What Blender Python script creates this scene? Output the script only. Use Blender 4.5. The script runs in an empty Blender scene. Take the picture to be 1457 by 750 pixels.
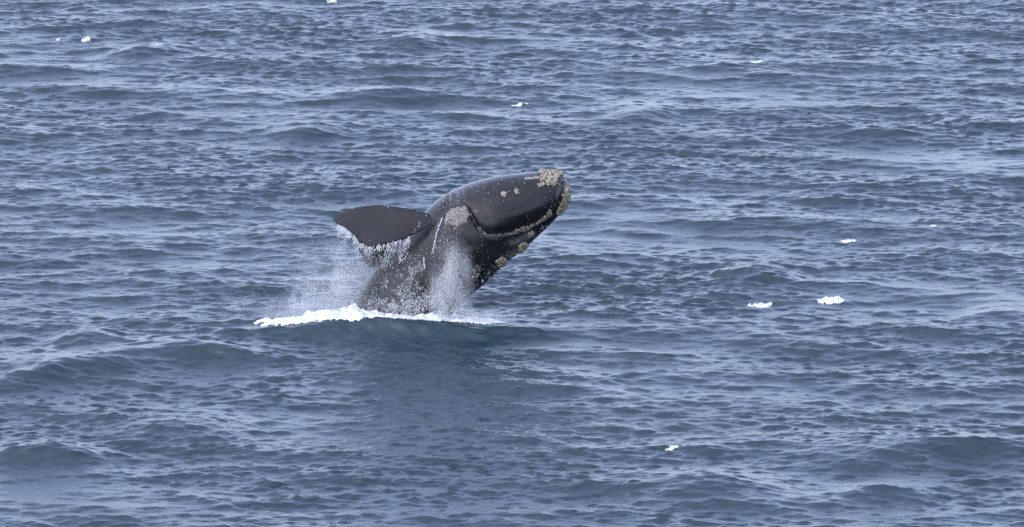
import bpy, bmesh, math, random
import numpy as np
from mathutils import Vector, Matrix

R = math.radians
rng = np.random.default_rng(11)
random.seed(5)
sc = bpy.context.scene
col = sc.collection

# ------------------------------------------------------------------ camera
W, H = 1457.0, 750.0                       # the photograph's pixel grid
DIST, DEPR = 210.0, R(13.0)                # metres to the whale, how far we look down on it
FPX = W * 260.0 / 36.0
RG, HC = DIST * math.cos(DEPR), DIST * math.sin(DEPR)
PITCH = DEPR - math.atan((461 - 375) / FPX)
cd = bpy.data.cameras.new('camera')
cd.lens, cd.sensor_width, cd.sensor_fit = 260.0, 36.0, 'HORIZONTAL'
cd.clip_start, cd.clip_end = 1.0, 80000.0
cam = bpy.data.objects.new('camera', cd); col.objects.link(cam)
cam.location = (0, -RG, HC)
cam.rotation_euler = (math.pi / 2 - PITCH, 0, 0)
sc.camera = cam

# ------------------------------------------------------------------ light
SUN_EL, SUN_AZ = R(48), R(-130)            # azimuth measured clockwise from +y (the view direction)
wd = bpy.data.worlds.new('World'); sc.world = wd; wd.use_nodes = True
wn = wd.node_tree.nodes; wl = wd.node_tree.links
sky = wn.new('ShaderNodeTexSky'); sky.sky_type = 'NISHITA'; sky.sun_disc = False
sky.sun_elevation, sky.sun_rotation = SUN_EL, SUN_AZ
sky.air_density, sky.dust_density, sky.ozone_density = 1.0, 1.2, 4.0
bg = wn['Background']; bg.inputs['Strength'].default_value = 0.15
hs = wn.new('ShaderNodeHueSaturation')     # thin cloud greys the whole sky evenly
hs.inputs['Saturation'].default_value = 0.74; hs.inputs['Hue'].default_value = 0.52
wl.new(sky.outputs[0], hs.inputs['Color']); wl.new(hs.outputs[0], bg.inputs['Color'])
sd = bpy.data.lights.new('sun', 'SUN'); sd.energy = 0.55; sd.angle = R(150); sd.color = (1.0, 0.985, 0.97)
so = bpy.data.objects.new('sun', sd); col.objects.link(so)
sdir = Vector((math.sin(SUN_AZ) * math.cos(SUN_EL), math.cos(SUN_AZ) * math.cos(SUN_EL), math.sin(SUN_EL)))
so.rotation_euler = sdir.to_track_quat('Z', 'Y').to_euler()
so.location = (-20, -30, 60)
vs = sc.view_settings
vs.view_transform = 'Standard'; vs.look = 'None'; vs.gamma = 1.0; vs.use_curve_mapping = False
vs.exposure = 2.2
sc.render.engine = 'CYCLES'; sc.cycles.use_denoising = False

# ------------------------------------------------------------------ pixel <-> place
CP, SP = math.cos(PITCH), math.sin(PITCH)
def ray(px, py):
    a = (np.asarray(px, float) - W / 2) / FPX; b = (H / 2 - np.asarray(py, float)) / FPX
    return a, CP + b * SP, -SP + b * CP                 # direction, y forward
def on_z(px, py, z=0.0):                                # where the pixel's ray meets height z
    a, b, c = ray(px, py); t = (z - HC) / c
    return a * t, -RG + b * t
def on_y(px, py, y=0.0):                                # where it meets the upright plane at depth y
    a, b, c = ray(px, py); t = (y + RG) / b
    return a * t, HC + c * t
def proj(x, y, z):
    dy, dz = y + RG, z - HC
    f = dy * CP - dz * SP; u = dy * SP + dz * CP
    return W / 2 + FPX * x / f, H / 2 - FPX * u / f

# ------------------------------------------------------------------ helpers
def tag(o, label=None, cat=None, group=None, kind=None):
    for k, v in (('label', label), ('category', cat), ('group', group), ('kind', kind)):
        if v: o[k] = v
    return o
def mesh_np(name, v, f, mat=None, parent=None, smooth=True):
    v = np.ascontiguousarray(v, np.float32); f = np.ascontiguousarray(f, np.int32); k = f.shape[1]
    me = bpy.data.meshes.new(name)
    me.vertices.add(len(v)); me.vertices.foreach_set('co', v.ravel())
    me.loops.add(f.size); me.loops.foreach_set('vertex_index', f.ravel())
    me.polygons.add(len(f)); me.polygons.foreach_set('loop_start', np.arange(0, f.size, k, dtype=np.int32))
    me.polygons.foreach_set('use_smooth', np.full(len(f), smooth, bool))
    me.update(calc_edges=True)
    o = bpy.data.objects.new(name, me); col.objects.link(o)
    if mat: me.materials.append(mat)
    if parent: o.parent = parent
    return o
def grid_faces(nr, nc, wrap=False):
    r = np.arange(nr - 1)[:, None]; c = np.arange(nc if wrap else nc - 1)[None, :]
    c2 = (c + 1) % nc
    return np.stack([r * nc + c, r * nc + c2, (r + 1) * nc + c2, (r + 1) * nc + c], -1).reshape(-1, 4)
def smooth(a, b, x):
    t = np.clip((x - a) / (b - a), 0, 1); return t * t * (3 - 2 * t)
def noise_tile(n, beta, seed):                          # periodic fractal noise, mean 0, std 1
    g = np.random.default_rng(seed); k = np.hypot(*np.meshgrid(np.fft.fftfreq(n), np.fft.fftfreq(n)))
    k[0, 0] = 1; a = np.fft.fft2(g.normal(size=(n, n))) * k ** (-beta / 2); a[0, 0] = 0
    a = np.fft.ifft2(a).real; return a / a.std()
def sample(t, u, v):                                    # bilinear lookup, u along columns, in cells
    n, m = t.shape; u0 = np.floor(u).astype(int); v0 = np.floor(v).astype(int); fu, fv = u - u0, v - v0
    g = lambda a, b: t[np.mod(a, n), np.mod(b, m)]
    return ((g(v0, u0) * (1 - fu) + g(v0, u0 + 1) * fu) * (1 - fv) + (g(v0 + 1, u0) * (1 - fu) + g(v0 + 1, u0 + 1) * fu) * fv)
def poly_dist(px, py, pts):                             # distance to an open polyline
    d = np.full(np.shape(px), 1e9)
    for (ax, ay), (bx, by) in zip(pts[:-1], pts[1:]):
        vx, vy = bx - ax, by - ay
        t = np.clip(((px - ax) * vx + (py - ay) * vy) / (vx * vx + vy * vy + 1e-9), 0, 1)
        d = np.minimum(d, np.hypot(px - ax - t * vx, py - ay - t * vy))
    return d
def inside(px, py, pts):
    c = np.zeros(np.shape(px), bool); n = len(pts)
    for i in range(n):
        (ax, ay), (bx, by) = pts[i], pts[(i + 1) % n]
        if ay == by: continue
        c ^= ((ay > py) != (by > py)) & (px < (bx - ax) * (py - ay) / (by - ay) + ax)
    return c
def catmull(P, n):
    P = np.asarray(P, float); Q = np.vstack([2 * P[0] - P[1], P, 2 * P[-1] - P[-2]])
    t = np.linspace(0, len(P) - 1 - 1e-9, n); i = t.astype(int); f = (t - i)[:, None]
    a, b, c, d = Q[i], Q[i + 1], Q[i + 2], Q[i + 3]
    return 0.5 * (2 * b + (c - a) * f + (2 * a - 5 * b + 4 * c - d) * f ** 2 + (3 * b - a - 3 * c + d) * f ** 3)
NT = [noise_tile(256, 2.4, s) for s in range(6)]

# ------------------------------------------------------------------ materials
def new_mat(name):
    m = bpy.data.materials.new(name); m.use_nodes = True
    return m, m.node_tree.nodes, m.node_tree.links, m.node_tree.nodes['Principled BSDF']
def mat_water():
    m, n, l, p = new_mat('sea_water')
    p.inputs['Base Color'].default_value = (0.005, 0.017, 0.022, 1)
    p.inputs['IOR'].default_value = 1.333
    tc = n.new('ShaderNodeTexCoord')
    mp = n.new('ShaderNodeMapping'); mp.inputs['Scale'].default_value = (0.62, 1.0, 1.0); mp.inputs['Rotation'].default_value = (0, 0, R(8))
    l.new(tc.outputs['Object'], mp.inputs[0])
    a = n.new('ShaderNodeTexNoise'); a.inputs['Scale'].default_value = 2.6; a.inputs['Detail'].default_value = 6; a.inputs['Roughness'].default_value = 0.68
    l.new(mp.outputs[0], a.inputs['Vector'])
    b = n.new('ShaderNodeBump'); b.inputs['Strength'].default_value = 1.0; b.inputs['Distance'].default_value = 0.04
    l.new(a.outputs[0], b.inputs['Height']); l.new(b.outputs[0], p.inputs['Normal'])
    # wind-ruffled and slicker patches
    c = n.new('ShaderNodeTexNoise'); c.inputs['Scale'].default_value = 0.25; c.inputs['Detail'].default_value = 3
    l.new(mp.outputs[0], c.inputs['Vector'])
    mr = n.new('ShaderNodeMapRange'); mr.inputs[1].default_value = 0.35; mr.inputs[2].default_value = 0.65
    mr.inputs[3].default_value = 0.28; mr.inputs[4].default_value = 0.36
    l.new(c.outputs[0], mr.inputs[0]); l.new(mr.outputs[0], p.inputs['Roughness'])
    return m
def mat_foam():
    m, n, l, p = new_mat('foam')
    tc = n.new('ShaderNodeTexCoord')
    a = n.new('ShaderNodeTexNoise'); a.inputs['Scale'].default_value = 9; a.inputs['Detail'].default_value = 6
    l.new(tc.outputs['Object'], a.inputs['Vector'])
    r = n.new('ShaderNodeValToRGB'); r.color_ramp.elements[0].position = 0.3; r.color_ramp.elements[1].position = 0.6
    r.color_ramp.elements[0].color = (0.24, 0.275, 0.295, 1); r.color_ramp.elements[1].color = (0.47, 0.475, 0.48, 1)
    l.new(a.outputs[0], r.inputs[0]); l.new(r.outputs[0], p.inputs['Base Color'])
    p.inputs['Roughness'].default_value = 0.6
    b = n.new('ShaderNodeBump'); b.inputs['Strength'].default_value = 0.6; b.inputs['Distance'].default_value = 0.05
    l.new(a.outputs[0], b.inputs['Height']); l.new(b.outputs[0], p.inputs['Normal'])
    return m
def mat_spray():
    m, n, l, p = new_mat('spray')
    p.inputs['Base Color'].default_value = (0.42, 0.425, 0.435, 1); p.inputs['Roughness'].default_value = 0.5
    return m
def mat_skin():
    m, n, l, p = new_mat('whale_skin')
    tc = n.new('ShaderNodeTexCoord')
    a = n.new('ShaderNodeTexNoise'); a.inputs['Scale'].default_value = 1.6; a.inputs['Detail'].default_value = 7; a.inputs['Roughness'].default_value = 0.65
    g = n.new('ShaderNodeTexNoise'); g.inputs['Scale'].default_value = 26; g.inputs['Detail'].default_value = 4
    l.new(tc.outputs['Object'], a.inputs['Vector']); l.new(tc.outputs['Object'], g.inputs['Vector'])
    r = n.new('ShaderNodeValToRGB')
    r.color_ramp.elements[0].position = 0.34; r.color_ramp.elements[1].position = 0.70
    r.color_ramp.elements[0].color = (0.003, 0.003, 0.0035, 1); r.color_ramp.elements[1].color = (0.0095, 0.0097, 0.0107, 1)
    l.new(a.outputs[0], r.inputs[0])
    at = n.new('ShaderNodeAttribute'); at.attribute_name = 'pale_mark'
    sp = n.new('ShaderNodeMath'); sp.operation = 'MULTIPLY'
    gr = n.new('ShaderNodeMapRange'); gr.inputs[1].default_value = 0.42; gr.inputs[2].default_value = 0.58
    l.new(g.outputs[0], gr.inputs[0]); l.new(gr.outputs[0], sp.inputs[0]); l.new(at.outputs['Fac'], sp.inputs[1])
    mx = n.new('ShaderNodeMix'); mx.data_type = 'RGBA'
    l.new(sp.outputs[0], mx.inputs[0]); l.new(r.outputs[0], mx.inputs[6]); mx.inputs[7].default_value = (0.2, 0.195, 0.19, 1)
    l.new(mx.outputs[2], p.inputs['Base Color'])
    p.inputs['Roughness'].default_value = 0.38; p.inputs['Specular IOR Level'].default_value = 0.19
    p.inputs['Coat Weight'].default_value = 0.05; p.inputs['Coat Roughness'].default_value = 0.2
    b = n.new('ShaderNodeBump'); b.inputs['Strength'].default_value = 0.2; b.inputs['Distance'].default_value = 0.02
    l.new(g.outputs[0], b.inputs['Height']); l.new(b.outputs[0], p.inputs['Normal'])
    return m
def mat_callus(lo=(0.022, 0.018, 0.013, 1), hi=(0.27, 0.235, 0.165, 1)):
    m, n, l, p = new_mat('callosity')
    tc = n.new('ShaderNodeTexCoord')
    a = n.new('ShaderNodeTexNoise'); a.inputs['Scale'].default_value = 20; a.inputs['Detail'].default_value = 5
    l.new(tc.outputs['Object'], a.inputs['Vector'])
    r = n.new('ShaderNodeValToRGB'); r.color_ramp.elements[0].position = 0.35; r.color_ramp.elements[1].position = 0.65
    r.color_ramp.elements[0].color = lo; r.color_ramp.elements[1].color = hi
    l.new(a.outputs[0], r.inputs[0]); l.new(r.outputs[0], p.inputs['Base Color'])
    p.inputs['Roughness'].default_value = 0.7
    return m
M_WATER, M_FOAM, M_SPRAY, M_SKIN, M_CALL = mat_water(), mat_foam(), mat_spray(), mat_skin(), mat_callus()
M_PATCH = mat_callus((0.045, 0.042, 0.037, 1), (0.15, 0.14, 0.12, 1))

# ------------------------------------------------------------------ the sea
SX, SY = 0.085, 0.078
NX, NY = 768, 1280
LX, LY = NX * SX, NY * SY
KX = 2 * np.pi * np.fft.fftfreq(NX, SX)[None, :]; KY = 2 * np.pi * np.fft.fftfreq(NY, SY)[:, None]
KK = np.hypot(KX, KY); KK[0, 0] = 1
def band(lo, hi, spread, theta, seed):                  # wind waves between two wavelengths, unit std
    g = np.random.default_rng(seed); a, b = 2 * np.pi / hi, 2 * np.pi / lo
    S = np.exp(-1.2 * (a / KK) ** 3) / KK ** 3.6 * np.exp(-(KK / b) ** 2)
    S = S * (np.abs(np.cos(np.arctan2(KY, KX) - theta)) ** (2 * spread) + 0.03); S[0, 0] = 0
    h = np.fft.ifft2(np.fft.fft2(g.normal(size=(NY, NX))) * np.sqrt(S)).real
    return h / h.std()
def to_slope(h, rms):                                   # scale to a given root-mean-square slope
    f = np.fft.fft2(h); sl = np.sqrt((np.fft.ifft2(1j * KX * f).real ** 2 + np.fft.ifft2(1j * KY * f).real ** 2).mean())
    return (h - h.mean()) * rms / sl
def chop(h, q):
    f = np.fft.fft2(h); f[0, 0] = 0
    return q * np.fft.ifft2(1j * KX / KK * f).real, q * np.fft.ifft2(1j * KY / KK * f).real
TH = R(-99)
gust = np.clip(1 + 0.25 * band(5, 22, 1, TH, 50), 0.35, 1.8)
hA = to_slope(band(2.2, 8, 3.5, TH, 41), 0.070)
hB = to_slope(np.exp(0.42 * np.minimum(band(0.7, 2.6, 2.6, TH + 0.14, 42), 2.1)), 0.09)
hC = to_slope(np.exp(0.42 * np.minimum(band(0.26, 0.95, 2.2, TH - 0.10, 43), 2.2)) * gust, 0.14)
hD = to_slope(band(0.17, 0.5, 1.6, TH + 0.06, 44) * gust, 0.15)
cA, cB, cC = chop(hA, 0.8), chop(hB, 0.5), chop(hC, 0.45)
OZ = hA + hB + hC + hD
hCD = hC + hD
OX = cA[0] + cB[0] + cC[0]
OY = cA[1] + cB[1] + cC[1] - 0.6 * hA - 0.75 * hB - 0.7 * hC - 0.4 * hD    # crests lean towards the viewer, down the wind
print('sea std', OZ.std(), [round(float(v.std()), 3) for v in (hA, hB, hC, hD)])
# single waves that stand out in the photograph: (left px, right px, row at left, row at right, height, front width, back width)
RIDGES = [
    (300, 860, 466, 462, 0.40, 0.6, 1.4),
    (-60, 175, 520, 497, 0.62, 1.2, 2.2), (150, 380, 496, 492, 0.50, 1.0, 2.0),
    (470, 620, 130, 128, 0.40, 1.0, 1.6), (1030, 1130, 388, 384, 0.40, 0.8, 1.3),
    (1150, 1480, 640, 628, 0.42, 1.1, 2.0), (150, 330, 612, 608, 0.38, 0.9, 1.6),
    (-20, 150, 640, 645, 0.40, 0.9, 1.6), (540, 630, 52, 50, 0.36, 1.0, 1.6), (380, 480, 186, 180, 0.38, 0.9, 1.4),
    (80, 160, 468, 468, 0.36, 0.8, 1.2), (860, 960, 166, 162, 0.34, 0.9, 1.4), (150, 260, 66, 64, 0.34, 0.9, 1.4),
    (930, 1120, 690, 682, 0.36, 1.0, 1.6), (1380, 1480, 440, 436, 0.36, 0.9, 1.4), (1180, 1345, 704, 690, 0.26, 0.8, 1.6),
]
def sea_eval(x, y):
    u = x / LX * NX; v = y / LY * NY
    z = sample(OZ, u, v); dx = sample(OX, u, v); dy = sample(OY, u, v)
    far = smooth(100, 900, np.hypot(x, y)); z = z * (1 - far * .6); dx *= 1 - far; dy *= 1 - far
    cx, cy = on_z(575, 466, 0.0)
    stir = np.exp(-((x - cx) / 6.5) ** 2 - ((y + 6.5) / 6.0) ** 2)       # water stirred up by the breach
    z = z + 1.1 * stir * sample(hCD, u + 130, v + 310); dy = dy - 0.5 * stir * sample(hCD, u + 130, v + 310)
    rz = 0.0 * z
    wob = sample(NT[0], x * 1.3, y * 1.1 + 7) * 0.34
    for (a, b, ra, rb, h, wf, wr) in RIDGES:
        xa, ya = on_z(a, ra, h); xb, yb = on_z(b, rb, h)
        t = (x - xa) / (xb - xa); hk = 0.9 if b - a > 500 else 0.72
        env = smooth(-0.35, 0.5, t) * (1 - smooth(0.5, 1.35, t))
        d = y - (ya + (yb - ya) * t) - wob * wr
        g = np.where(d < 0, np.exp(-(np.abs(d) / wf) ** 1.6), np.exp(-(np.abs(d) / wr) ** 1.8))
        z = z + (h - 0.15 * z) * g * env * hk; rz = rz + h * g * env * hk
    return x + dx, y + dy - 0.5 * rz, z
def axis(lo, hi, step, far, grow=1.16):
    a = list(np.arange(lo, hi + 1e-6, step)); s = step; u = []; p = a[-1]
    while p < far: s *= grow; p += s; u.append(p)
    s = step; p = a[0]; d = []
    while p > -far: s *= grow; p -= s; d.append(p)
    return np.array(d[::-1] + a + u)
ax_x = axis(-247 * SX, 247 * SX, SX, 30000); ax_y = axis(-359 * SY, 717 * SY, SY, 30000)
gx, gy = np.meshgrid(ax_x, ax_y)
vx, vy, vz = sea_eval(gx, gy)
sea = mesh_np('sea', np.stack([vx, vy, vz], -1).reshape(-1, 3), grid_faces(len(ax_y), len(ax_x)), M_WATER)
tag(sea, 'choppy blue grey open sea with dark teal wave faces', 'sea', kind='structure')
bpy.context.view_layer.update()
def sea_z(x, y):
    ok, loc, nor, _ = sea.ray_cast(Vector((x, y, 10)), Vector((0, 0, -1)))
    return loc.z if ok else 0.0
def sea_hit(px, py):
    a, b, c = ray(px, py)
    ok, loc, nor, _ = sea.ray_cast(Vector((0, -RG, HC)), Vector((float(a), float(b), float(c))).normalized())
    return loc

# ------------------------------------------------------------------ the whale
WY = 1.4                                   # depth of the whale's long axis
PAIRS = [  # belly-side outline and back-side outline, snout first (it lies on its back: the chin is uppermost)
    ((806.5, 262), (807.5, 267)), ((804.5, 252.5), (808.5, 280)), ((799, 247.5), (804, 294)), ((788, 245), (795, 306)), ((768, 245.5), (781, 321)),
    ((735, 248.5), (765, 336)), ((700, 253.5), (748, 352)), ((666, 263.5), (733, 364)), ((640, 274.5), (717, 376)), ((618, 289.5), (698, 395)),
    ((599, 307), (680, 411)), ((575, 332), (666, 423)), ((552, 357), (657, 436)), ((530, 384), (650, 450)), ((511, 414), (644, 466)),
    ((494, 444), (636, 490)), ((478, 476), (624, 520)), ((455, 530), (596, 570)), ((430, 600), (555, 640)), ((405, 680), (500, 700)),
    ((385, 750), (440, 765)), ((372, 800), (395, 806)), ((365, 830), (368, 832)),
]
HWF = [0.6, 0.72, 0.86, 0.92, 0.95, 0.97, .98, .98, .98, .98, .98, .97, .96, .96, .96, .96, .96, .95, .92, .88, .8, .8, .8]
LIP = [(803.5, 247), (798, 260), (792.5, 279), (789, 295), (784, 303), (772, 313), (756, 321), (740, 326.7), (718.7, 331), (700, 332.5), (689, 329),
       (679, 319), (671, 306), (665.5, 295), (657.5, 288), (648, 284), (642, 285)]
LIPP = LIP + [(640, 270), (600, 200), (820, 200), (812, 244)]
NS, NA = 620, 300
Vp = catmull([p[0] for p in PAIRS], NS); Dp = catmull([p[1] for p in PAIRS], NS)
hwf = catmull([(v, 0) for v in HWF], NS)[:, 0]
VX, VZ = on_y(Vp[:, 0], Vp[:, 1], WY); DX, DZ = on_y(Dp[:, 0], Dp[:, 1], WY)
cx, cz, ux, uz = (VX + DX) / 2, (VZ + DZ) / 2, (VX - DX) / 2, (VZ - DZ) / 2
hh = np.hypot(ux, uz); sidx = np.linspace(0, len(PAIRS) - 1, NS)
th = np.linspace(0, 2 * np.pi, NA, endpoint=False)[None, :]
ct, st = np.cos(th), np.sin(th)
head = (1 - smooth(6.0, 9.0, sidx))[:, None]
narrow = 1 - 0.30 * head * smooth(-0.1, 0.9, -ct)
bx = cx[:, None] + ux[:, None] * ct; bz = cz[:, None] + uz[:, None] * ct
by = (hh * hwf)[:, None] * st * narrow
def lip_sd(x, y, z):
    px, py = proj(x, WY - np.abs(y), z)
    d = poly_dist(px, py, LIP); return np.where(inside(px, py, LIPP), d, -d), px, py
for _ in range(1):
    d, px, py = lip_sd(bx, by, bz)
    amt = np.abs(st) ** 0.4 * (1 - smooth(-1, 12, sidx * 0)[..., None] * 0)
    off = np.where(d > 0, 0.13 * (1 - np.exp(-np.maximum(d, 0) / 5.0)), -0.06 * np.exp(np.minimum(d, 0) / 16.0) * smooth(-80, -20, d))
    tipf = smooth(0.5, 2.5, sidx)[:, None]
    by = by + np.sign(st) * off * amt * tipf * np.minimum(1, np.abs(by) / 0.25)
# a few soft folds of skin behind the jaw corner and the eye
def fold(pts, w, depth):
    global by
    px, py = proj(bx, WY - np.abs(by), bz)
    by = by - np.sign(st) * depth * np.exp(-(poly_dist(px, py, pts) / w) ** 2) * np.minimum(1, np.abs(by) / 0.25)
fold([(668, 300), (676, 318), (688, 332), (705, 338)], 3.0, 0.05)
fold([(634, 292), (628, 312), (620, 345)], 3.0, 0.035)
fold([(640, 300), (650, 330), (668, 350)], 5.0, 0.03)
fold([(700, 300), (735, 305), (770, 295)], 9, -0.03)
bv = np.stack([bx, by + WY, bz], -1).reshape(-1, 3)
bf = grid_faces(NS, NA, True)
caps = np.vstack([bv[:NA].mean(0), bv[-NA:].mean(0)])
n0 = len(bv)
# flippers: outline in the picture, thick lens section, set on the near and the far side
def flipper(outline, ylo, tiltz, bend, thick, base):
    n = 160; P = catmull(outline + [outline[0]], n + 1)[:-1]
    x, z = on_y(P[:, 0], P[:, 1], ylo)
    C = np.array([x.mean(), z.mean()]); V = []; F = []
    rings = np.concatenate([np.sin(np.linspace(0.02, 1, 22) * np.pi / 2)])
    xr = x.max()
    for side in (1, -1):
        for r in rings:
            X = C[0] + (x - C[0]) * r; Z = C[1] + (z - C[1]) * r
            root = smooth(xr - 2.3, xr, X)
            t = thick * (0.55 + 0.6 * root) * np.sqrt(max(0, 1 - r ** 3.0))
            yy = ylo + tiltz * (Z - C[1]) + bend * (X - xr) + side * t * -0.5
            V.append(np.stack([X, yy, Z], -1))
    V = np.vstack(V); k = len(rings)
    f1 = grid_faces(k, n, True); f2 = grid_faces(k, n, True)[:, ::-1] + k * n
    return V, np.vstack([f1, f2]) + base
NEAR = [(612, 306), (595, 301.5), (578, 298.5), (540, 294.5), (513, 296.5), (491, 302), (473.5, 311), (479, 320), (492, 325.5), (506, 338), (519, 348),
        (533, 349.5), (554, 344.5), (575, 339.5), (583, 335), (600, 328), (614, 318)]
FARF = [(600, 312), (565, 306), (530, 318), (512, 334), (508, 347), (514, 362), (522, 375), (530, 379), (545, 374), (568, 356), (596, 340)]
v1, f1 = flipper(NEAR, WY - 0.95, 0.42, -0.04, 0.14, n0)
v2, f2 = flipper(FARF, WY + 0.75, 0.1, 0.1, 0.18, n0 + len(v1))
allv = np.vstack([bv, v1, v2, caps]); allf = np.vstack([bf, f1, f2]).tolist()
c0 = n0 + len(v1) + len(v2)
tris = [(c0, (i + 1) % NA, i) for i in range(NA)] + [(c0 + 1, n0 - NA + i, n0 - NA + (i + 1) % NA) for i in range(NA)]
for base in (n0, n0 + len(v1)):                       # close the flippers' middles
    for k, rev in ((0, False), (22, True)):
        ring = [base + k * 160 + i for i in range(160)]
        tris.append(ring if not rev else ring[::-1])
tmp = bpy.data.meshes.new('tmp'); tmp.from_pydata(allv.tolist(), [], allf + [list(t) for t in tris])
bm = bmesh.new(); bm.from_mesh(tmp); bmesh.ops.remove_doubles(bm, verts=bm.verts, dist=1e-5)
bmesh.ops.recalc_face_normals(bm, faces=bm.faces); bm.to_mesh(tmp); bm.free()
to = bpy.data.objects.new('tmp', tmp); col.objects.link(to)
rm = to.modifiers.new('remesh', 'REMESH'); rm.mode = 'VOXEL'; rm.voxel_size = 0.021; rm.adaptivity = 0
sm = to.modifiers.new('smooth', 'SMOOTH'); sm.factor = 0.5; sm.iterations = 2
dg = bpy.context.evaluated_depsgraph_get()
body_me = bpy.data.meshes.new_from_object(to.evaluated_get(dg))
bpy.data.objects.remove(to); bpy.data.meshes.remove(tmp)
print('body faces', len(body_me.polygons))
body_me.name = 'body'
base_x, _ = on_z(575, 461)
whale = bpy.data.objects.new('right_whale', None); col.objects.link(whale); whale.location = (0, 0, 0)
tag(whale, 'black right whale breaching on its back with pale callosities and raised flipper', 'whale')
body = bpy.data.objects.new('body', body_me); col.objects.link(body); body.parent = whale
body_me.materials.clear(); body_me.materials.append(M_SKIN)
body_me.polygons.foreach_set('use_smooth', np.ones(len(body_me.polygons), bool))
nb = len(body_me.vertices)
BV = np.empty(nb * 3, np.float32); body_me.vertices.foreach_get('co', BV); BV = BV.reshape(-1, 3).astype(float)
BN = np.empty(nb * 3, np.float32); body_me.vertices.foreach_get('normal', BN); BN = BN.reshape(-1, 3).astype(float)
BL = BV[:, 1] - WY                         # sideways from the axis
BPX, BPY = proj(BV[:, 0], WY - np.abs(BL), BV[:, 2])
# pale streak behind the chin, scars and scuffed skin
nz = sample(NT[1], BPX * 0.9, BPY * 0.9)
pale_mark = np.zeros(nb)
RAGX = sample(NT[3], BPX * 2.2, BPY * 2.2); RAGY = sample(NT[4], BPX * 2.2, BPY * 2.2)
def mark(pts, w, s, rag=0.0):
    global pale_mark
    pale_mark = np.maximum(pale_mark, s * np.exp(-(poly_dist(BPX, BPY, pts) / w) ** 2) * np.clip(1 + rag * nz, 0, 1))
mark([(748, 254), (766, 252.5)], 1.3, 1.6)  # short pale streak near the upper outline, behind the chin
mark([(679, 321), (686, 331), (697, 335), (716, 334), (736, 330)], 2.3, 1.5, 0.6)
mark([(669, 305), (678, 320)], 1.2, 0.7, 0.8)
mark([(643, 285), (656, 287)], 1.4, 0.7, 0.8)
mark([(728, 345), (745, 340), (757, 333)], 5, 0.55, 1.2)
mark([(690, 398), (712, 376), (740, 355)], 6, 0.5, 1.4)
mark([(792, 281), (797, 263)], 1.5, 0.8, 0.8)
pale_mark = np.clip(pale_mark, 0, 1.4)
at = body_me.attributes.new('pale_mark', 'FLOAT', 'POINT'); at.data.foreach_set('value', pale_mark.astype(np.float32))

# callosities: crusts of knobbly lumps growing on the skin
def ico(sub):
    b = bmesh.new(); bmesh.ops.create_icosphere(b, subdivisions=sub, radius=1)
    v = np.array([p.co[:] for p in b.verts]); f = np.array([[q.index for q in t.verts] for t in b.faces]); b.free(); return v, f
IV, IF = ico(2)
def lumps(name, P, N, rad, parent, mat, flat=0.6, seed=0):
    g = np.random.default_rng(seed); V = []; F = []
    for i, (p, n, r) in enumerate(zip(P, N, rad)):
        q = IV * (1 + 0.26 * g.normal(size=(len(IV), 1))) * r
        n = n / (np.linalg.norm(n) + 1e-9)
        q = q - np.outer(q @ n, n) * (1 - flat)
        V.append(q + p); F.append(IF + i * len(IV))
    return mesh_np(name, np.vstack(V), np.vstack(F), mat, parent)
def callosity(poly, step, r0, r1, ymax=9, ymin=0, side=0, seed=0, lift=0.2, flat=0.7, mat=None):
    g = np.random.default_rng(seed)
    sel = np.where(inside(BPX + 1.6 * RAGX, BPY + 1.6 * RAGY, poly) & (np.abs(BL) < ymax) & (np.abs(BL) >= ymin) & (BL * side >= 0))[0]
    g.shuffle(sel); keep = []
    for i in sel:
        if all(np.sum((BV[i] - BV[j]) ** 2) > step * step for j in keep): keep.append(i)
    keep = np.array(keep); r = g.uniform(r0, r1, len(keep)); P = BV[keep]
    best = []; left = set(range(len(keep)))               # one crust: drop stray lumps
    while left:
        st_ = [left.pop()]; comp = []
        while st_:
            a = st_.pop(); comp.append(a)
            nb_ = [b for b in left if np.linalg.norm(P[a] - P[b]) < 0.75 * (r[a] + r[b])]
            left.difference_update(nb_); st_ += nb_
        if len(comp) > len(best): best = comp
    keep = keep[best]; r = r[best]
    return lumps('callosity', BV[keep] + BN[keep] * (r * lift)[:, None], BN[keep], r, whale, mat or M_CALL, flat, seed)
CHIN = [(769, 249), (770, 238), (788, 236), (800, 244), (799, 252), (795, 258), (786, 262), (778, 258), (771, 257)]
BONNET = [(799, 303), (795, 301), (797, 287), (802, 274), (806, 266), (820, 266), (820, 286), (808, 300)]
callosity(CHIN, 0.05, 0.038, 0.07, ymax=0.85, seed=1, lift=0.35)
callosity(BONNET, 0.05, 0.04, 0.07, ymax=0.75, seed=2, lift=0.45)
def blob(cx_, cy_, r, seed=0, step=0.04, a=0.03, b=0.05, sgn=True, ex=1.0):
    poly = [(cx_ + ex * r * math.cos(t) * (1 + 0.15 * math.sin(3 * t + seed)), cy_ + r * math.sin(t)) for t in np.linspace(0, 2 * math.pi, 20)[:-1]]
    callosity(poly, step, a, b, side=-1, seed=seed, lift=0.3)
for i, (x_, y_, r_) in enumerate([(772, 264, 3.2), (782.5, 260.5, 3.4), (737.5, 273, 2.8), (718.3, 275.5, 2.6)]): blob(x_, y_, r_, 10 + i)
for i, (x_, y_, r_) in enumerate([(755, 335.5, 3.4), (743.5, 353, 4.6), (712, 374, 5)]): blob(x_, y_, r_, 20 + i, 0.04, 0.048, 0.06, ex=1.2)
LIPC = [(733, 328.5), (745, 322.5), (760, 317), (774, 308), (782, 299), (785.5, 299), (784.5, 304.5), (774, 312.5), (757, 321), (744, 327)]
for sd_ in (-1, 1): callosity(LIPC, 0.034, 0.036, 0.05, side=sd_, ymin=0.2, seed=31, lift=0.3)
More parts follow.
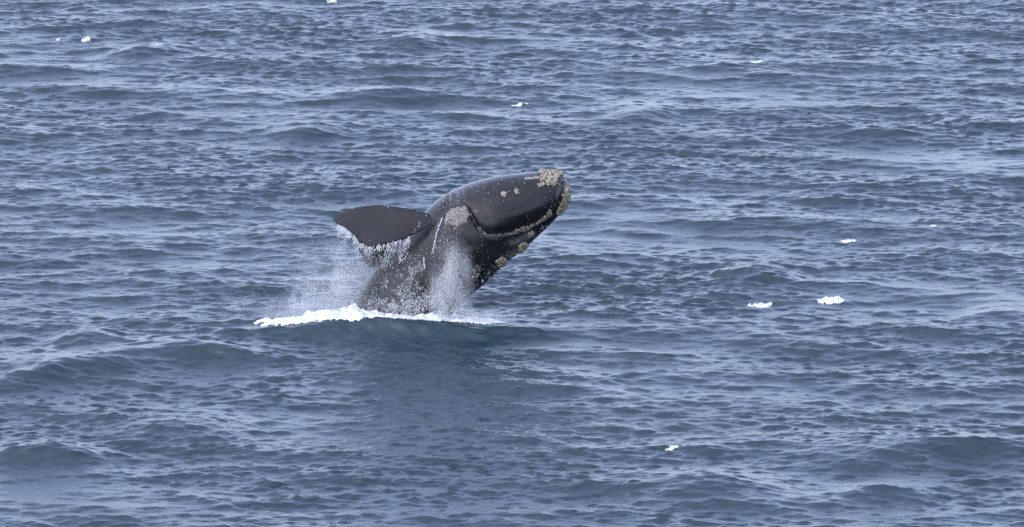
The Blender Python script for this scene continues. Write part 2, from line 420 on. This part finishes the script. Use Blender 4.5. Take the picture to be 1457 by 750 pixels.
# the smoother pale patch over the eye
EYE = [(635.5, 305), (641, 299), (651, 294), (659, 291.5), (665, 296), (667, 303), (664, 312), (659, 319), (654, 322.5), (647, 320), (640, 316), (636, 310)]
for sd_ in (-1, 1): callosity(EYE, 0.028, 0.024, 0.040, side=sd_, ymin=0.2, seed=41, lift=-0.05, flat=0.4, mat=M_PATCH)

# ------------------------------------------------------------------ spray and drops
TET = np.array([(1, 1, 1), (1, -1, -1), (-1, 1, -1), (-1, -1, 1)], float) * 0.62
TETF = np.array([(0, 1, 2), (0, 3, 1), (0, 2, 3), (1, 3, 2)])
OCT = np.array([(1, 0, 0), (-1, 0, 0), (0, 1, 0), (0, -1, 0), (0, 0, 1), (0, 0, -1)], float)
OCTF = np.array([(0, 2, 4), (2, 1, 4), (1, 3, 4), (3, 0, 4), (2, 0, 5), (1, 2, 5), (3, 1, 5), (0, 3, 5)])
def drops(name, P, r, stretch=None, shape='tet', label=None, cat=None):
    S, Fs = (TET, TETF) if shape == 'tet' else (OCT, OCTF)
    n = len(P); a = rng.uniform(0, 2 * np.pi, n); c, s = np.cos(a)[:, None], np.sin(a)[:, None]
    q = np.repeat(S[None], n, 0); flip = rng.choice([-1.0, 1.0], n)[:, None]
    x, y = q[:, :, 0] * c - q[:, :, 1] * s, q[:, :, 0] * s + q[:, :, 1] * c
    z = q[:, :, 2] * (1 if stretch is None else stretch[:, None])
    V = np.stack([x * r[:, None] + P[:, :1], y * r[:, None] + P[:, 1:2], z * flip * r[:, None] + P[:, 2:3]], -1)
    F = Fs[None] + (np.arange(n) * len(S))[:, None, None]
    F = np.where((flip > 0)[:, :, None], F, F[:, :, ::-1])
    o = mesh_np(name, V.reshape(-1, 3), F.reshape(-1, 3), M_SPRAY, smooth=False)
    return tag(o, label, cat, kind='stuff')
def cloud(n, fn):                                        # rejection sample px, py with a density
    out = []; tot = 0
    while tot < n:
        px, py, d = fn(n * 2); k = rng.uniform(size=len(px)) < d
        out.append(np.stack([px[k], py[k]], -1)); tot += k.sum()
    return np.vstack(out)[:n]
# tall plume in front of the flank
def plume(m):
    px = rng.uniform(560, 690, m); py = rng.uniform(335, 466, m)
    t = (py - 335) / 131
    c = 645 + 2 * np.sin(py / 17) - 8 * t; w = np.where(px < c, 5 + 34 * t ** 1.5, 5 + 19 * t ** 1.3)
    d = np.exp(-((px - c) / w) ** 2) * (0.16 * smooth(0, 0.25, t) + 0.84 * t ** 2.2)
    d *= np.clip(0.75 + 0.45 * sample(NT[2], px * 0.9, py * 0.45), 0.05, 1)
    return px, py, d
q = cloud(52000, plume); yy = -0.35 + rng.normal(0, 0.22, len(q))
x, z = on_y(q[:, 0], q[:, 1], yy)
drops('spray_plume', np.stack([x, yy, z], -1), 0.0016 + rng.gamma(1.1, 0.0011, len(q)), 1 + rng.uniform(0, 1.2, len(q)),
      label='white plume of fine spray rising in front of the whale flank', cat='spray')
# wide drifting curtain behind the flipper
def veil(m):
    px = rng.uniform(320, 560, m); py = rng.uniform(318, 472, m)
    a = np.exp(-((px - (500 - (py - 340) * 0.35)) / 42) ** 2) * smooth(322, 385, py)
    b = np.exp(-((px - (435 - (py - 440) * 0.4)) / 70) ** 2) * smooth(370, 462, py) * 0.75
    e = np.exp(-((px - 365) / 26) ** 2 - ((py - 440) / 22) ** 2) * 0.4
    d = np.clip(a + b + e, 0, 1) * np.clip(0.55 + 0.5 * sample(NT[3], px * 0.8, py * 0.5), 0.03, 1)
    return px, py, d
q = cloud(80000, veil); yy = rng.normal(1.0, 0.7, len(q))
x, z = on_y(q[:, 0], q[:, 1], yy)
drops('spray_veil', np.stack([x, yy, z], -1), 0.0016 + rng.gamma(1.05, 0.0010, len(q)), 1 + rng.uniform(0, 1.0, len(q)),
      label='drifting veil of white droplets falling from the raised flipper', cat='spray')
# the finest spray hangs as mist: soft-edged volumes with uneven density
def mist(name, pts, y, r, dens, label, seed):
    m = bpy.data.materials.new('mist'); m.use_nodes = True; n, l = m.node_tree.nodes, m.node_tree.links
    n.remove(n['Principled BSDF']); v = n.new('ShaderNodeVolumePrincipled'); l.new(v.outputs[0], n['Material Output'].inputs['Volume'])
    v.inputs['Color'].default_value = (0.93, 0.95, 0.97, 1); v.inputs['Anisotropy'].default_value = 0.2
    tc = n.new('ShaderNodeTexCoord'); ln = n.new('ShaderNodeVectorMath'); ln.operation = 'LENGTH'; l.new(tc.outputs['Object'], ln.inputs[0])
    fo = n.new('ShaderNodeMapRange'); fo.interpolation_type = 'SMOOTHSTEP'; fo.inputs[1].default_value = 1.0; fo.inputs[2].default_value = 0.1
    l.new(ln.outputs['Value'], fo.inputs[0])
    nt = n.new('ShaderNodeTexNoise'); nt.noise_dimensions = '4D'; nt.inputs['W'].default_value = seed; nt.inputs['Scale'].default_value = 2.6; nt.inputs['Detail'].default_value = 4
    l.new(tc.outputs['Object'], nt.inputs['Vector'])
    nr_ = n.new('ShaderNodeMapRange'); nr_.inputs[1].default_value = 0.36; nr_.inputs[2].default_value = 0.66; l.new(nt.outputs[0], nr_.inputs[0])
    a = n.new('ShaderNodeMath'); a.operation = 'MULTIPLY'; l.new(fo.outputs[0], a.inputs[0]); l.new(nr_.outputs[0], a.inputs[1])
    b = n.new('ShaderNodeMath'); b.operation = 'MULTIPLY'; l.new(a.outputs[0], b.inputs[0]); b.inputs[1].default_value = dens
    l.new(b.outputs[0], v.inputs['Density'])
    (ax_, ay_), (bx_, by_) = pts
    x0, z0 = on_y(ax_, ay_, y); x1, z1 = on_y(bx_, by_, y); L = math.hypot(x1 - x0, z1 - z0) / 2
    bmm = bmesh.new(); bmesh.ops.create_icosphere(bmm, subdivisions=4, radius=1.0)
    me = bpy.data.meshes.new(name); bmm.to_mesh(me); bmm.free(); me.materials.append(m)
    o = bpy.data.objects.new(name, me); col.objects.link(o)
    o.location = ((x0 + x1) / 2, y, (z0 + z1) / 2); o.scale = (r, 0.7, L); o.rotation_euler = (0, math.atan2(x1 - x0, z1 - z0), 0)
    return tag(o, label, 'mist', kind='stuff')
mist('spray_mist', ((635, 480), (648, 330)), -0.45, 0.85, 2.2, 'soft white mist thickening towards the base of the whale flank', 1.0)
mist('spray_mist', ((440, 490), (515, 325)), 0.9, 1.6, 1.1, 'thin drifting mist hanging below the raised flipper', 2.0)
mist('spray_mist', ((310, 452), (575, 450)), 0.3, 0.9, 1.3, 'low veil of mist spreading over the foam beside the whale', 3.0)
mist('spray_mist', ((615, 456), (740, 458)), -0.5, 0.45, 1.2, 'wisp of mist along the waterline under the whale chin', 4.0)
# water streaming off the flipper edge and down the flank
sp, sr, ss = [], [], []
edge = catmull([(481, 320), (492, 325), (506, 339), (519, 349), (533, 350), (554, 345), (575, 340), (583, 336)], 400)
for i in range(300):
    e = edge[int(rng.integers(0, 400))] + rng.normal(0, 0.6, 2); e[1] += rng.gamma(1.3, 2.6); L = rng.gamma(1.4, 9) * (0.5 + 0.9 * smooth(535, 575, e[0]))
    if e[0] < 510: L *= 0.7
    m = int(rng.integers(3, 12)); yb = WY - 0.95 + rng.normal(0, 0.25)
    for j in range(m):
        t = rng.uniform() ** 1.3; px, py = e[0] - t * L * 0.12 + rng.normal(0, 0.5), e[1] + t * L
        x, z = on_y(px, py, yb - 0.45); sp.append((x, yb - 0.45, z)); sr.append(0.0028 + rng.gamma(1.3, 0.0016)); ss.append(rng.uniform(1.5, 6))
drops('flipper_runoff', np.array(sp), np.array(sr), np.array(ss), 'oct', 'thin white streams of water pouring off the flipper edge', 'runoff')
# drops and films on the skin
vis = np.where((BL < 0.3) & (BN[:, 1] < 0.25) & (BPY < 465) & (BV[:, 2] > -0.6))[0]
px, py = BPX[vis], BPY[vis]
dens = 0.09 + 0.90 * smooth(330, 440, py) * (1 - smooth(640, 720, px)) + 0.30 * np.exp(-((px - 570) / 40) ** 2 - ((py - 370) / 30) ** 2)
dens += 0.5 * np.exp(-(poly_dist(px, py, [(690, 398), (712, 376), (748, 352)]) / 9) ** 2)
dens *= np.where(inside(px, py, LIPP) & (px > 664), 0.18, 1) * np.where((px < 585) & (py < 342), 0.05, 1)
dens *= np.clip(0.35 + 0.55 * sample(NT[4], px * 1.6, py * 1.1), 0.02, 1.5)
k = rng.choice(len(vis), 34000, p=dens / dens.sum()); idx = vis[k]
rr = 0.0020 + rng.gamma(1.1, 0.0018, len(idx))
drops('skin_droplets', BV[idx] + BN[idx] * (rr * 0.6)[:, None] + rng.normal(0, 0.006, (len(idx), 3)), rr, 1 + rng.gamma(1.2, 0.8, len(idx)), 'oct',
      'white beads of water scattered over the wet black skin', 'droplets')
sp, sr, ss = [], [], []
def rivulet(pts, n, w, r):
    P = catmull(pts, n) + rng.normal(0, w, (n, 2)); vpx, vpy = BPX[vis], BPY[vis]
    for p in P:
        i = vis[np.argmin((vpx - p[0]) ** 2 + (vpy - p[1]) ** 2)]
        sp.append(BV[i] + BN[i] * 0.008); sr.append(r * rng.uniform(0.6, 1.4)); ss.append(rng.uniform(2, 5))
rivulet([(630, 310), (624, 325), (619, 342), (616, 360)], 90, 0.6, 0.009)
rivulet([(603, 366), (603, 374), (605, 380)], 30, 0.6, 0.009)
rivulet([(637, 306), (633, 318)], 30, 0.8, 0.007)
rivulet([(598, 312), (586, 335), (573, 352)], 120, 1.5, 0.008)
rivulet([(582, 340), (572, 356), (570, 372)], 110, 2.5, 0.009)
rivulet([(560, 350), (552, 366), (548, 380)], 110, 4, 0.009)
drops('skin_rivulet', np.array(sp), np.array(sr), np.array(ss), 'oct', 'white rivulets of water running down the whale flank', 'runoff')

# ------------------------------------------------------------------ foam
def foam_patch(name, x0, x1, y0, y1, step, hfun, label, cat, group=None, kind=None, seed=0, solid=0.0):
    xs = np.arange(x0, x1, step); ys = np.arange(y0, y1, step); gx, gy = np.meshgrid(xs, ys)
    u, v = gx + 31.7 * seed, gy + 17.3 * seed
    lump = 0.5 + 0.28 * sample(NT[5], u * 22, v * 16) + 0.26 * sample(NT[2], u * 80, v * 50)
    h = hfun(gx, gy, lump); keepv = h > 0
    z = np.zeros_like(gx); nr, nc = gx.shape
    fz = grid_faces(nr, nc); kf = keepv.ravel()[fz].sum(1) >= 3
    if kind is None:
        ids = np.where(kf)[0]; lab = {int(i): 0 for i in ids}; best = []; w = nc - 1
        for i in lab:
            if lab[i]: continue
            lab[i] = 1; st_ = [i]; comp = []
            while st_:
                a = st_.pop(); comp.append(a)
                for b in (a - 1 if a % w else -1, a + 1 if a % w < w - 1 else -1, a - w, a + w):
                    if lab.get(b, 1) == 0: lab[b] = 1; st_.append(b)
            if len(comp) > len(best): best = comp
        kf = np.zeros(len(fz), bool); kf[best] = True
    used = np.unique(fz[kf]); zz = np.full(gx.size, 0.0)
    X, Y = gx.ravel(), gy.ravel()
    for i in used: zz[i] = sea_z(X[i], Y[i])
    jit = rng.normal(0, step * 0.2, (gx.size, 2))
    Z = zz + np.maximum(h.ravel(), -0.03)
    remap = np.full(gx.size, -1); remap[used] = np.arange(len(used))
    o = mesh_np(name, np.stack([X + jit[:, 0], Y + jit[:, 1], Z], -1)[used], remap[fz[kf]], M_FOAM)
    return tag(o, label, cat, group, kind)
# boiling foam round the whale's base
fx0, _ = on_z(350, 470); fx1, _ = on_z(735, 470)
def pxx(p): return on_z(p, 466)[0]
def whale_foam(x, y, lump):
    p = 728.5 + x * FPX / DIST + 14 * sample(NT[1], x * 9 + 3, y * 9)
    mound = np.interp(p, [350, 380, 420, 460, 495, 525, 550, 580, 630, 655, 680, 720, 740], [0, .02, .05, .11, .23, .25, .12, .07, .08, .10, .05, .02, 0])
    prof = np.maximum(np.exp(-((y + 0.35) / 0.55) ** 2), np.exp(-((y - 1.2) / 1.0) ** 2) * 0.5 * smooth(455, 500, p))
    return mound * prof * (0.6 + 0.8 * lump) - 0.05 - 0.10 * np.clip(-sample(NT[3], x * 14, y * 10), 0, 2) * (1 - smooth(440, 500, p)) + 0.06 * lump * smooth(0, 0.1, mound) * smooth(0.15, 0.5, prof)
foam_patch('splash_foam', fx0, fx1, -1.7, 4.4, 0.045, whale_foam, 'bright white foam heaped round the base of the whale', 'foam', kind='stuff', seed=3)
# small breaking crests out on the water: centre px, width px, depth m, label
CAPS = [
    (1209, 343, 50, 0.5, 0.06, 'long thin whitecap alone on the open water right of the snout'),
    (1178, 429, 54, 0.9, 0.13, 'plump frothy whitecap breaking beside a flatter foam streak'),
    (1083, 434, 50, 0.7, 0.05, 'flat broken foam streak beside the plump frothy whitecap'),
    (1083, 88, 38, 0.6, 0.07, 'narrow bright whitecap on the distant water'),
    (462, 1, 40, 0.9, 0.10, 'whitecap farthest out on the distant water'),
    (956, 638, 22, 0.25, 0.02, 'tiny frothy crest at the end of a long dark wave'),
    (1327, 322, 13, 0.5, 0.07, 'small fleck of foam beyond the long thin whitecap'),
    (122, 57, 14, 0.4, 0.05, 'larger of two foam flecks on a distant dark wave'),
    (84, 56, 11, 0.5, 0.07, 'smaller of two foam flecks on a distant dark wave'),
    (740, 149, 26, 0.25, 0.012, 'faint foam wisp on the water beyond the whale'),
    (228, 62, 16, 0.4, 0.04, 'thin foam line along the distant dark wave crest'),
]
for i, (px, py, wpx, dep, hgt, lab) in enumerate(CAPS):
    p = sea_hit(px, py)
    if p is None: continue
    hw = wpx / 2 * (p - cam.location).length / FPX
    def cap(x, y, lump, p=p, hw=hw, dep=dep, hgt=hgt):
        u = (x - p.x) / hw; v = (y - p.y - 0.1 * np.sin(3 * u)) / (dep * 0.5)
        e = 1 - np.abs(u) ** 2.0 - v * v
        e = np.where(e < 0.05, -1, e + np.clip(e + 0.3, 0, 1) * (0.6 * sample(NT[4], x * 30 + 11 * p.x, y * 18) + 0.5 * sample(NT[2], x * 95, y * 60 + 5 * p.x)) - 0.10)
        return np.minimum(e, 0.8) * hgt * (0.4 + 0.8 * lump) - hgt * 0.16
    foam_patch('whitecap', p.x - hw * 1.1, p.x + hw * 1.1, p.y - dep * .6, p.y + dep * .6, 0.022, cap, lab, 'whitecap', 'whitecaps on the open water', seed=i + 7)
